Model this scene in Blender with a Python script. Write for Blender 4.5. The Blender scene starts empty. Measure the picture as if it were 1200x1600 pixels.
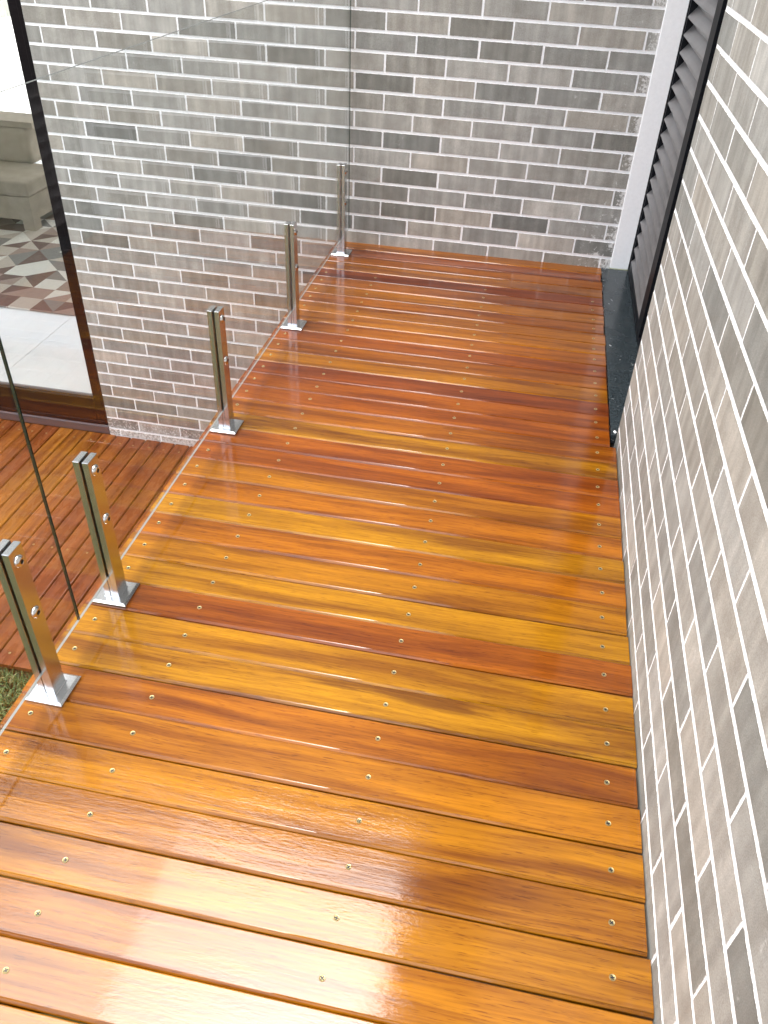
import bpy, bmesh, math, random
from mathutils import Vector, Matrix

random.seed(7)
scene = bpy.context.scene
col = scene.collection
R = math.radians

# ------------------------------------------------------------------ camera
CAM = Vector((-0.39518856, -0.62083941, 1.49648773))
RX = Vector((0.98108696, 0.19027376, 0.03555653))
RDOWN = Vector((0.14514623, -0.60161673, -0.78548703))
RFWD = Vector((-0.12806617, 0.77579199, -0.61785585))
F_PX = 1246.985
cam_data = bpy.data.cameras.new('camera')
cam = bpy.data.objects.new('camera', cam_data)
col.objects.link(cam)
m = Matrix((RX, -RDOWN, -RFWD)).transposed().to_4x4()
m.translation = CAM
cam.matrix_world = m
cam_data.sensor_fit = 'VERTICAL'
cam_data.sensor_height = 36.0
cam_data.sensor_width = 27.0
cam_data.lens = F_PX / 1600.0 * 36.0
cam_data.clip_start = 0.02
cam_data.clip_end = 3000
scene.camera = cam

# ------------------------------------------------------------------ sky, sun, exposure
SUN_DIR = Vector((-0.05, 0.07, 0.99)).normalized()
world = bpy.data.worlds.new('World')
scene.world = world
world.use_nodes = True
wn, wl = world.node_tree.nodes, world.node_tree.links
wn.clear()
sky = wn.new('ShaderNodeTexSky')
sky.sky_type = 'NISHITA'
sky.sun_disc = False
sky.sun_elevation = math.asin(SUN_DIR.z)
sky.sun_rotation = math.atan2(SUN_DIR.x, SUN_DIR.y)
sky.air_density = 1.0
sky.dust_density = 6.0
sky.ozone_density = 1.0
hs = wn.new('ShaderNodeHueSaturation')
hs.inputs['Saturation'].default_value = 0.36
bg = wn.new('ShaderNodeBackground')
bg.inputs['Strength'].default_value = 0.15
wo = wn.new('ShaderNodeOutputWorld')
wl.new(sky.outputs[0], hs.inputs['Color'])
wl.new(hs.outputs[0], bg.inputs['Color'])
wl.new(bg.outputs[0], wo.inputs['Surface'])

sun_data = bpy.data.lights.new('sun', 'SUN')
sun_data.energy = 0.5
sun_data.angle = R(56)
sun_data.color = (1.0, 0.97, 0.93)
sun = bpy.data.objects.new('sun', sun_data)
col.objects.link(sun)
sun.rotation_euler = SUN_DIR.to_track_quat('Z', 'Y').to_euler()
sun.location = (-1, -5, 12)

scene.view_settings.view_transform = 'Standard'
scene.view_settings.look = 'None'
scene.view_settings.gamma = 1.0
scene.view_settings.use_curve_mapping = False
scene.view_settings.exposure = 2.55
scene.cycles.max_bounces = 6
scene.cycles.diffuse_bounces = 4
scene.cycles.glossy_bounces = 4
scene.cycles.transparent_max_bounces = 12
scene.cycles.caustics_reflective = False
scene.cycles.caustics_refractive = False


# ------------------------------------------------------------------ helpers
def lin(r, g, b):
    f = lambda c: (c / 255 / 12.92) if c <= 10 else ((c / 255 + 0.055) / 1.055) ** 2.4
    return (f(r), f(g), f(b))


def tag(o, label=None, cat=None, group=None, kind=None):
    if label: o['label'] = label
    if cat: o['category'] = cat
    if group: o['group'] = group
    if kind: o['kind'] = kind
    return o


def link(name, me, mat=None, parent=None, loc=(0, 0, 0), rot=(0, 0, 0)):
    o = bpy.data.objects.new(name, me)
    col.objects.link(o)
    o.location = loc
    o.rotation_euler = rot
    if mat is not None and me is not None and len(me.materials) == 0:
        me.materials.append(mat)
    if parent is not None:
        o.parent = parent
    return o


def empty(name, loc=(0, 0, 0)):
    o = bpy.data.objects.new(name, None)
    o.empty_display_size = 0.05
    col.objects.link(o)
    o.location = loc
    return o


def to_mesh(bm, name, smooth=False):
    me = bpy.data.meshes.new(name)
    bm.normal_update()
    bm.to_mesh(me)
    bm.free()
    if smooth:
        for p in me.polygons:
            p.use_smooth = True
    return me


def add_box(bm, x0, x1, y0, y1, z0, z1, bevel=0.0, seg=1):
    vs = [bm.verts.new(v) for v in ((x0, y0, z0), (x1, y0, z0), (x1, y1, z0), (x0, y1, z0),
                                    (x0, y0, z1), (x1, y0, z1), (x1, y1, z1), (x0, y1, z1))]
    fs = [bm.faces.new([vs[i] for i in f]) for f in
          ((3, 2, 1, 0), (4, 5, 6, 7), (0, 1, 5, 4), (1, 2, 6, 5), (2, 3, 7, 6), (3, 0, 4, 7))]
    if bevel > 0:
        es = list({e for f in fs for e in f.edges})
        bmesh.ops.bevel(bm, geom=es, offset=bevel, segments=seg, profile=0.5, affect='EDGES', clamp_overlap=True)


def box_obj(name, x0, x1, y0, y1, z0, z1, mat, parent=None, bevel=0.0, seg=1, origin=None, smooth=False):
    ox, oy, oz = origin or (0, 0, 0)
    bm = bmesh.new()
    add_box(bm, x0 - ox, x1 - ox, y0 - oy, y1 - oy, z0 - oz, z1 - oz, bevel, seg)
    return link(name, to_mesh(bm, name, smooth), mat, parent, (ox, oy, oz))


# ------------------------------------------------------------------ materials
def new_mat(name):
    mt = bpy.data.materials.new(name)
    mt.use_nodes = True
    nt = mt.node_tree
    nt.nodes.clear()
    out = nt.nodes.new('ShaderNodeOutputMaterial')
    bs = nt.nodes.new('ShaderNodeBsdfPrincipled')
    nt.links.new(bs.outputs[0], out.inputs['Surface'])
    return mt, nt, bs, out


class N:
    """tiny node-graph writer"""
    def __init__(self, nt):
        self.nt = nt

    def node(self, t, **kw):
        n = self.nt.nodes.new(t)
        for k, v in kw.items():
            setattr(n, k, v)
        return n

    def put(self, sock, v):
        if hasattr(v, 'is_output') or isinstance(v, bpy.types.NodeSocket):
            self.nt.links.new(v, sock)
        elif v is not None:
            if sock.type == 'RGBA' and len(v) == 3:
                v = (*v, 1)
            sock.default_value = v

    def math(self, op, a, b=None, c=None, clamp=False):
        n = self.node('ShaderNodeMath', operation=op, use_clamp=clamp)
        self.put(n.inputs[0], a)
        if b is not None: self.put(n.inputs[1], b)
        if c is not None: self.put(n.inputs[2], c)
        return n.outputs[0]

    def vmath(self, op, a, b=None, out=0):
        n = self.node('ShaderNodeVectorMath', operation=op)
        self.put(n.inputs[0], a)
        if b is not None: self.put(n.inputs[1], b)
        return n.outputs[out]

    def mix(self, fac, a, b, mode='MIX'):
        n = self.node('ShaderNodeMix', data_type='RGBA', blend_type=mode)
        self.put(n.inputs['Factor'], fac)
        self.put(n.inputs[6], a)
        self.put(n.inputs[7], b)
        return n.outputs[2]

    def noise(self, vec, scale, detail=4, rough=0.55, dist=0.0, out=0):
        n = self.node('ShaderNodeTexNoise')
        self.put(n.inputs['Vector'], vec)
        n.inputs['Scale'].default_value = scale
        n.inputs['Detail'].default_value = detail
        n.inputs['Roughness'].default_value = rough
        n.inputs['Distortion'].default_value = dist
        return n.outputs[out]

    def ramp(self, fac, stops, interp='LINEAR'):
        n = self.node('ShaderNodeValToRGB')
        n.color_ramp.interpolation = interp
        els = n.color_ramp.elements
        while len(els) < len(stops):
            els.new(0.5)
        for e, (p, c) in zip(els, stops):
            e.position = p
            e.color = (c, c, c, 1) if isinstance(c, (int, float)) else (*c, 1)
        self.put(n.inputs[0], fac)
        return n.outputs[0]

    def bump(self, h, strength, dist, normal=None):
        n = self.node('ShaderNodeBump')
        n.inputs['Strength'].default_value = strength
        n.inputs['Distance'].default_value = dist
        self.put(n.inputs['Height'], h)
        if normal is not None: self.put(n.inputs['Normal'], normal)
        return n.outputs[0]

    def attr(self, name, kind, out):
        n = self.node('ShaderNodeAttribute', attribute_type=kind, attribute_name=name)
        return n.outputs[out]


def wood_mat(name, coat, coat_rough, sat_val=(1, 1), relief=1.0):
    mt, nt, bs, _ = new_mat(name)
    g = N(nt)
    tint = g.attr('tint', 'OBJECT', 'Color')
    seed = g.attr('seed', 'OBJECT', 'Fac')
    streak = g.attr('streak', 'OBJECT', 'Fac')
    oc = g.node('ShaderNodeTexCoord').outputs['Object']
    off = g.node('ShaderNodeCombineXYZ')
    g.put(off.inputs[0], g.math('MULTIPLY', seed, 37.0))
    g.put(off.inputs[1], g.math('MULTIPLY', seed, 11.0))
    g.put(off.inputs[2], g.math('MULTIPLY', seed, 5.0))
    p = g.vmath('ADD', oc, off.outputs[0])
    warp = g.noise(g.vmath('MULTIPLY', p, (1.3, 3.0, 3.0)), 1.0, 2, 0.5, 0, 'Color')
    pw = g.vmath('ADD', p, g.vmath('MULTIPLY', g.vmath('SUBTRACT', warp, (0.5, 0.5, 0.5)), (0.0, 0.05, 0.0)))
    wide = g.noise(g.vmath('MULTIPLY', pw, (1.4, 22.0, 6.0)), 1.0, 3, 0.55, 0.4)
    fine = g.noise(g.vmath('MULTIPLY', pw, (7.0, 190.0, 40.0)), 1.0, 4, 0.65, 0.2)
    pores = g.noise(g.vmath('MULTIPLY', pw, (26.0, 420.0, 60.0)), 1.0, 2, 0.5)
    blotch = g.noise(g.vmath('MULTIPLY', p, (3.0, 9.0, 5.0)), 1.0, 3, 0.6)
    # colour: lighter/golden to darker/redder bands
    dark = g.mix(1.0, tint, (0.50, 0.38, 0.34), 'MULTIPLY')
    light = g.mix(1.0, tint, (1.22, 1.32, 1.15), 'MULTIPLY')
    c = g.mix(g.ramp(wide, [(0.36, 0.0), (0.62, 1.0)]), dark, light)
    c = g.mix(0.85, tint, c)
    c = g.mix(g.math('MULTIPLY', g.ramp(fine, [(0.38, 1.0), (0.58, 0.0)]), 0.55), c, g.mix(1.0, c, (0.55, 0.42, 0.38), 'MULTIPLY'))
    c = g.mix(g.math('MULTIPLY', g.ramp(blotch, [(0.35, 0.0), (0.75, 1.0)]), 0.30), c, g.mix(1.0, c, (1.25, 1.25, 1.0), 'MULTIPLY'))
    c = g.mix(g.math('MULTIPLY', g.ramp(pores, [(0.61, 0.0), (0.68, 1.0)]), 0.6), c, g.mix(1.0, c, (0.35, 0.22, 0.2), 'MULTIPLY'))
    # occasional dark heartwood figure
    fig = g.noise(g.vmath('MULTIPLY', pw, (1.7, 15.0, 4.0)), 1.0, 5, 0.6, 0.8)
    figm = g.math('MULTIPLY', g.ramp(fig, [(0.56, 0.0), (0.66, 1.0)]), streak)
    c = g.mix(figm, c, g.mix(1.0, tint, (0.28, 0.16, 0.22), 'MULTIPLY'))
    g.put(bs.inputs['Base Color'], c)
    bs.inputs['Roughness'].default_value = 0.42
    bs.inputs['Specular IOR Level'].default_value = 0.08
    h = g.math('ADD', g.math('MULTIPLY', fine, 0.5), g.math('MULTIPLY', pores, -0.25))
    bs.inputs['Coat Weight'].default_value = coat
    bs.inputs['Coat IOR'].default_value = 1.45
    crn = g.noise(g.vmath('MULTIPLY', p, (9.0, 24.0, 9.0)), 1.0, 3, 0.6)
    g.put(bs.inputs['Coat Roughness'], g.ramp(crn, [(0.32, coat_rough * 0.4), (0.72, coat_rough * 2.4)]))
    brush = g.noise(g.vmath('MULTIPLY', p, (14.0, 120.0, 20.0)), 1.0, 3, 0.6)
    wav = g.noise(g.vmath('MULTIPLY', p, (3.0, 16.0, 5.0)), 1.0, 2, 0.5)
    ch = g.math('ADD', g.math('MULTIPLY', brush, 0.35), g.math('MULTIPLY', wav, 0.9))
    ch = g.math('ADD', ch, g.math('MULTIPLY', g.ramp(fine, [(0.4, 0.0), (0.6, 1.0)]), 0.10))
    rag = g.noise(g.vmath('MULTIPLY', p, (60.0, 210.0, 30.0)), 1.0, 2, 0.6)
    ragm = g.ramp(g.noise(g.vmath('MULTIPLY', p, (5.0, 14.0, 5.0)), 1.0, 2, 0.5), [(0.38, 0.05), (0.60, 1.0)])
    ch = g.math('ADD', ch, g.math('MULTIPLY', g.math('MULTIPLY', rag, ragm), 0.9))
    g.put(bs.inputs['Coat Normal'], g.bump(ch, 0.14 * relief, 0.002))
    return mt


M = {}
M['wood'] = wood_mat('varnished_wood', 1.0, 0.04)
M['wood_low'] = wood_mat('oiled_wood', 0.45, 0.22, relief=0.8)
M['wood_dark'] = wood_mat('joist_wood', 0.0, 0.3)


def brick_mat():
    mt, nt, bs, _ = new_mat('grey_brick_tile')
    g = N(nt)
    tone = g.math('ADD', g.attr('tone', 'OBJECT', 'Fac'), g.attr('tone_g', 'GEOMETRY', 'Fac'))
    warm = g.math('FRACT', g.math('MULTIPLY', tone, 37.13))
    pos = g.node('ShaderNodeNewGeometry').outputs['Position']
    off = g.node('ShaderNodeCombineXYZ')
    g.put(off.inputs[0], g.math('MULTIPLY', tone, 53.0))
    g.put(off.inputs[1], g.math('MULTIPLY', tone, 31.0))
    g.put(off.inputs[2], g.math('MULTIPLY', tone, 17.0))
    p = g.vmath('ADD', pos, off.outputs[0])
    c = g.ramp(tone, [(0.0, lin(97, 99, 95)), (0.28, lin(130, 131, 126)), (0.6, lin(158, 157, 151)), (1.0, lin(184, 182, 175))])
    c = g.mix(g.ramp(warm, [(0.3, 0.0), (1.0, 0.55)]), c, g.mix(1.0, c, (1.08, 0.99, 0.89), 'MULTIPLY'))
    # upright brushed bands, cloudy kiln marks, fine speckle
    bands = g.noise(g.vmath('MULTIPLY', p, (26.0, 26.0, 2.0)), 1.0, 2, 0.5)
    c = g.mix(g.ramp(bands, [(0.45, 0.0), (0.68, 0.75)]), c, g.mix(1.0, c, (1.38, 1.38, 1.38), 'MULTIPLY'))
    c = g.mix(g.ramp(bands, [(0.24, 0.5), (0.42, 0.0)]), c, g.mix(1.0, c, (0.70, 0.68, 0.64), 'MULTIPLY'))
    cloud = g.noise(p, 16.0, 5, 0.6)
    c = g.mix(g.ramp(cloud, [(0.30, 0.55), (0.55, 0.0)]), c, g.mix(1.0, c, (0.70, 0.68, 0.66), 'MULTIPLY'))
    c = g.mix(g.ramp(cloud, [(0.55, 0.0), (0.78, 0.5)]), c, g.mix(1.0, c, (1.28, 1.27, 1.25), 'MULTIPLY'))
    sp = g.noise(p, 420.0, 2, 0.6)
    c = g.mix(g.ramp(sp, [(0.38, 0.6), (0.50, 0.0)]), c, g.mix(1.0, c, (0.72, 0.70, 0.66), 'MULTIPLY'))
    c = g.mix(g.ramp(sp, [(0.60, 0.0), (0.70, 0.55)]), c, g.mix(1.0, c, (1.45, 1.42, 1.36), 'MULTIPLY'))
    # stray grout smears
    sm = g.noise(p, 9.0, 6, 0.75, 0.6)
    sm2 = g.noise(p, 70.0, 4, 0.7)
    smear = g.math('MULTIPLY', g.ramp(sm, [(0.62, 0.0), (0.74, 1.0)]), g.ramp(sm2, [(0.50, 0.0), (0.66, 0.8)]))
    c = g.mix(smear, c, lin(222, 222, 218))
    # grout dragged unevenly over the arrises
    gn = g.node('ShaderNodeTexCoord').outputs['Generated']
    gx = g.node('ShaderNodeSeparateXYZ')
    g.put(gx.inputs[0], gn)
    ex = g.math('MULTIPLY', g.math('MINIMUM', gx.outputs[0], g.math('SUBTRACT', 1.0, gx.outputs[0])), 0.275)
    ez = g.math('MULTIPLY', g.math('MINIMUM', gx.outputs[2], g.math('SUBTRACT', 1.0, gx.outputs[2])), 0.070)
    ed = g.math('MINIMUM', ex, ez)
    en = g.math('ADD', g.math('MULTIPLY', g.noise(pos, 95.0, 4, 0.7), 0.007), -0.0036)
    c = g.mix(g.ramp(g.math('MULTIPLY', g.math('SUBTRACT', ed, en), 100.0), [(0.02, 0.85), (0.10, 0.0)]), c, lin(232, 231, 227))
    c = g.mix(g.ramp(g.math('MULTIPLY', ed, 100.0), [(0.0, 0.28), (0.7, 0.0)]), c, g.mix(1.0, c, (0.72, 0.71, 0.69), 'MULTIPLY'))
    # plaster and grout splashes left in the corner by the window
    sx = g.node('ShaderNodeSeparateXYZ')
    g.put(sx.inputs[0], pos)
    cm = g.math('MULTIPLY', g.ramp(g.math('ADD', sx.outputs[0], 0.5), [(0.30, 0.0), (0.52, 1.0)]), g.math('GREATER_THAN', sx.outputs[1], 3.3))
    cm = g.math('MULTIPLY', cm, g.ramp(sx.outputs[2], [(0.0, 1.0), (0.42, 0.25)]))
    s3 = g.noise(pos, 30.0, 6, 0.75, 0.4)
    cm = g.math('MULTIPLY', g.ramp(g.math('ADD', s3, g.math('MULTIPLY', cm, 0.22)), [(0.66, 0.0), (0.74, 0.9)]), g.math('GREATER_THAN', cm, 0.01))
    c = g.mix(cm, c, lin(226, 226, 222))
    g.put(bs.inputs['Base Color'], c)
    bs.inputs['Roughness'].default_value = 0.62
    bs.inputs['Specular IOR Level'].default_value = 0.35
    h = g.math('ADD', g.math('MULTIPLY', sp, 0.5), g.math('MULTIPLY', cloud, 0.7))
    g.put(bs.inputs['Normal'], g.bump(h, 0.35, 0.0015))
    return mt


M['brick'] = brick_mat()


def simple(name, base, rough=0.5, metal=0.0, bump=None, vary=0.0, vscale=20.0, spec=0.5, coat=0.0, stretch=(1, 1, 1), coatr=0.05):
    mt, nt, bs, _ = new_mat(name)
    g = N(nt)
    oc = g.node('ShaderNodeNewGeometry').outputs['Position']
    v = g.vmath('MULTIPLY', oc, stretch)
    if vary > 0:
        n = g.noise(v, vscale, 4, 0.6)
        c = g.mix(g.ramp(n, [(0.3, 0.0), (0.7, 1.0)]), tuple(x * (1 - vary) for x in base), tuple(min(1, x * (1 + vary)) for x in base))
        g.put(bs.inputs['Base Color'], c)
    else:
        bs.inputs['Base Color'].default_value = (*base, 1)
    bs.inputs['Roughness'].default_value = rough
    bs.inputs['Metallic'].default_value = metal
    bs.inputs['Specular IOR Level'].default_value = spec
    bs.inputs['Coat Weight'].default_value = coat
    bs.inputs['Coat Roughness'].default_value = coatr
    if bump:
        sc, st, di = bump
        g.put(bs.inputs['Normal'], g.bump(g.noise(v, sc, 4, 0.6), st, di))
    return mt


M['mortar'] = simple('white_grout', lin(247, 248, 248), 0.85, bump=(260, 0.5, 0.002), vary=0.06, vscale=30)
M['plaster'] = simple('white_plaster', lin(248, 249, 248), 0.8, bump=(180, 0.4, 0.002), vary=0.03, vscale=60)
M['soffit'] = simple('soffit_paint', lin(150, 146, 140), 0.8, bump=(40, 0.2, 0.002), vary=0.05)
M['steel'] = simple('brushed_steel', (0.60, 0.615, 0.63), 0.24, metal=1.0, vary=0.06, vscale=60, stretch=(14, 14, 0.6), bump=(90, 0.10, 0.0006))
M['steel_polished'] = simple('polished_steel', (0.68, 0.67, 0.66), 0.12, metal=1.0)
M['rubber'] = simple('black_rubber', (0.012, 0.012, 0.012), 0.6)
M['socket'] = simple('dark_recess', (0.02, 0.02, 0.02), 0.5, metal=0.5)
M['alu_black'] = simple('black_aluminium', (0.006, 0.007, 0.009), 0.45, spec=0.12, vary=0.15, vscale=40)
M['alu_brown'] = simple('dark_bronze_aluminium', (0.009, 0.007, 0.008), 0.33, spec=0.10, vary=0.2, vscale=25, stretch=(1, 1, 6))
M['slat'] = simple('grey_bronze_slat', (0.16, 0.152, 0.15), 0.30, metal=0.4, vary=0.12, vscale=12)
M['brass'] = simple('brass_screw', (0.36, 0.29, 0.14), 0.45, metal=1.0, vary=0.15, vscale=200)


def granite_mat():
    mt, nt, bs, _ = new_mat('dark_granite')
    g = N(nt)
    pos = g.node('ShaderNodeNewGeometry').outputs['Position']
    n1 = g.noise(pos, 150.0, 3, 0.7)
    c = g.mix(g.ramp(n1, [(0.35, 0.0), (0.65, 1.0)]), (0.010, 0.014, 0.016), (0.035, 0.045, 0.050))
    n2 = g.noise(pos, 46.0, 3, 0.7, 0.5)
    c = g.mix(g.ramp(n2, [(0.69, 0.0), (0.71, 1.0)]), c, (0.55, 0.56, 0.55))
    g.put(bs.inputs['Base Color'], c)
    dust = g.noise(pos, 9.0, 4, 0.6)
    g.put(bs.inputs['Roughness'], g.ramp(dust, [(0.3, 0.12), (0.7, 0.35)]))
    bs.inputs['Specular IOR Level'].default_value = 0.3
    return mt


M['granite'] = granite_mat()


def glass_mat(name, tint, edge=False):
    mt = bpy.data.materials.new(name)
    mt.use_nodes = True
    nt = mt.node_tree
    nt.nodes.clear()
    g = N(nt)
    out = g.node('ShaderNodeOutputMaterial')
    tr = g.node('ShaderNodeBsdfTransparent')
    tr.inputs[0].default_value = (*tint, 1)
    gl = g.node('ShaderNodeBsdfGlossy')
    gl.inputs['Color'].default_value = (1, 1, 1, 1)
    gl.inputs['Roughness'].default_value = 0.003
    geo = g.node('ShaderNodeNewGeometry')
    dot = g.math('ABSOLUTE', g.vmath('DOT_PRODUCT', geo.outputs['Incoming'], geo.outputs['Normal'], out=1))
    f = g.math('POWER', g.math('SUBTRACT', 1.0, dot, clamp=True), 5.0)
    f = g.math('ADD', g.math('MULTIPLY', f, 0.957), 0.043, clamp=True)
    mx = g.node('ShaderNodeMixShader')
    nt.links.new(f, mx.inputs[0])
    nt.links.new(tr.outputs[0], mx.inputs[1])
    nt.links.new(gl.outputs[0], mx.inputs[2])
    nt.links.new(mx.outputs[0], out.inputs['Surface'])
    return mt


M['glass'] = glass_mat('clear_glass', (0.985, 0.994, 0.991))
M['glass_edge'] = simple('polished_glass_edge', (0.015, 0.035, 0.028), 0.12, spec=0.8)
M['glass_top'] = simple('arrissed_glass_edge', (0.045, 0.052, 0.05), 0.25)
M['glass_lit'] = simple('lit_glass_edge', (0.24, 0.26, 0.25), 0.35)  # pale colour paints in the light the polished bottom edge would catch


def rug_mat():
    mt, nt, bs, _ = new_mat('triangle_rug')
    g = N(nt)
    pos = g.node('ShaderNodeNewGeometry').outputs['Position']
    p = g.vmath('DIVIDE', g.vmath('SUBTRACT', pos, (-5.0 - 20 * 0.205, 5.816 - 20 * 0.205, 0)), (0.205, 0.205, 1.0))
    cell = g.vmath('FLOOR', p)
    fr = g.vmath('FRACTION', p)
    sx = g.node('ShaderNodeSeparateXYZ')
    g.put(sx.inputs[0], fr)
    sc = g.node('ShaderNodeSeparateXYZ')
    g.put(sc.inputs[0], cell)
    par = g.math('MODULO', g.math('ADD', sc.outputs[0], sc.outputs[1]), 2.0)
    a = g.math('GREATER_THAN', sx.outputs[0], sx.outputs[1])
    b = g.math('GREATER_THAN', g.math('ADD', sx.outputs[0], sx.outputs[1]), 1.0)
    half = g.math('ADD', g.math('MULTIPLY', a, g.math('SUBTRACT', 1.0, par)), g.math('MULTIPLY', b, par))
    cb = g.node('ShaderNodeCombineXYZ')
    g.put(cb.inputs[0], sc.outputs[0])
    g.put(cb.inputs[1], sc.outputs[1])
    g.put(cb.inputs[2], g.math('ADD', half, 3.0))
    wn_ = g.node('ShaderNodeTexWhiteNoise', noise_dimensions='3D')
    g.put(wn_.inputs['Vector'], cb.outputs[0])
    c = g.ramp(wn_.outputs['Value'], [(0.0, lin(110, 78, 68)), (0.20, lin(164, 138, 126)), (0.38, lin(204, 190, 176)), (0.58, lin(236, 231, 222)), (0.86, lin(136, 130, 126))], 'CONSTANT')
    wv = g.noise(g.vmath('MULTIPLY', pos, (30, 200, 1)), 1.0, 3, 0.6)
    c = g.mix(0.10, c, g.ramp(wv, [(0.3, 0.2), (0.7, 0.8)]))
    g.put(bs.inputs['Base Color'], c)
    bs.inputs['Roughness'].default_value = 0.9
    g.put(bs.inputs['Normal'], g.bump(g.noise(pos, 400, 3), 0.4, 0.002))
    return mt


M['rug'] = rug_mat()
M['sofa'] = simple('beige_fabric', lin(168, 157, 142), 0.9, bump=(600, 0.4, 0.002), vary=0.10, vscale=9)
M['tile'] = simple('polished_marble_tile', lin(226, 229, 230), 0.10, vary=0.045, vscale=2.4, stretch=(1.5, 0.6, 1), coat=0.3)
M['bounce_slab'] = simple('pale_concrete', lin(214, 211, 204), 0.8, vary=0.05, vscale=3)
M['room_paint'] = simple('room_paint', lin(222, 221, 216), 0.8)
M['soil'] = simple('lawn_soil', (0.050, 0.055, 0.022), 0.95, vary=0.4, vscale=14, bump=(30, 0.8, 0.03))


def curtain_mat():
    mt = bpy.data.materials.new('sheer_curtain')
    mt.use_nodes = True
    nt = mt.node_tree
    nt.nodes.clear()
    g = N(nt)
    out = g.node('ShaderNodeOutputMaterial')
    d = g.node('ShaderNodeBsdfDiffuse')
    d.inputs[0].default_value = (0.88, 0.9, 0.92, 1)
    t = g.node('ShaderNodeBsdfTranslucent')
    t.inputs[0].default_value = (0.88, 0.9, 0.92, 1)
    tr = g.node('ShaderNodeBsdfTransparent')
    m1 = g.node('ShaderNodeMixShader')
    m1.inputs[0].default_value = 0.6
    m2 = g.node('ShaderNodeMixShader')
    m2.inputs[0].default_value = 0.62
    nt.links.new(d.outputs[0], m1.inputs[1])
    nt.links.new(t.outputs[0], m1.inputs[2])
    nt.links.new(m1.outputs[0], m2.inputs[1])
    nt.links.new(tr.outputs[0], m2.inputs[2])
    nt.links.new(m2.outputs[0], out.inputs['Surface'])
    return mt


M['curtain'] = curtain_mat()


def grass_mat():
    mt, nt, bs, _ = new_mat('grass_blade')
    g = N(nt)
    t = g.attr('shade', 'GEOMETRY', 'Fac')
    c = g.ramp(t, [(0.0, (0.014, 0.030, 0.008)), (0.45, (0.034, 0.066, 0.015)), (0.8, (0.065, 0.10, 0.028)), (1.0, (0.14, 0.125, 0.06))])
    g.put(bs.inputs['Base Color'], c)
    bs.inputs['Roughness'].default_value = 0.55
    bs.inputs['Specular IOR Level'].default_value = 0.3
    return mt


M['grass'] = grass_mat()

# ------------------------------------------------------------------ dimensions
WALL_Y = 3.4886          # face of the far brick wall
WALL_X = 0.008           # face of the right brick wall
DECK_L = -1.392          # left end of the upper boards
LOW_Z = -1.461           # top of the lower deck
ROOM_Z = -1.400          # floor inside
DOOR_X = -2.951          # right edge of the door opening
DOOR_X2 = -6.0
DOOR_TOP = 1.20
WALL_TOP = 6.10
JAMB_Y = 1.865           # near edge of the window opening in the right wall
WIN_TOP = 2.25
EAVE_Z = 5.50
EAVE_X = -0.66

# ------------------------------------------------------------------ ground
bm = bmesh.new()
bmesh.ops.create_grid(bm, x_segments=2, y_segments=2, size=1200)
ground = link('ground', to_mesh(bm, 'ground'), M['soil'], None, (0, 0, -1.565))
tag(ground, kind='structure')


# added unseen pale slab outside the living room window, bounces daylight indoors
bounce_slab = box_obj('bounce_slab', -14.0, -0.5, 9.10, 22.0, -1.60, -1.45, M['bounce_slab'], None, 0.01)
tag(bounce_slab, kind='structure')

# ------------------------------------------------------------------ brick walls
def brick_geom(w, h, t, ch=0.0005):
    """brick face towards -Y, centred at the origin, its face at y=0"""
    a, b = w / 2, h / 2
    ca, cb = max(a - ch, a * 0.5), max(b - ch, b * 0.5)
    v = [(-a, t, -b), (a, t, -b), (a, t, b), (-a, t, b),
         (-a, ch, -b), (a, ch, -b), (a, ch, b), (-a, ch, b),
         (-ca, 0, -cb), (ca, 0, -cb), (ca, 0, cb), (-ca, 0, cb)]
    f = [(8, 9, 10, 11), (4, 5, 9, 8), (5, 6, 10, 9), (6, 7, 11, 10), (7, 4, 8, 11),
         (0, 1, 5, 4), (1, 2, 6, 5), (2, 3, 7, 6), (3, 0, 4, 7)]
    return v, f


def px(P):
    d = Vector(P) - CAM
    z = d.dot(RFWD)
    if z < 0.05:
        return None
    return (600 + F_PX * d.dot(RX) / z, 800 + F_PX * d.dot(RDOWN) / z)


mesh_cache = {}


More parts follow.
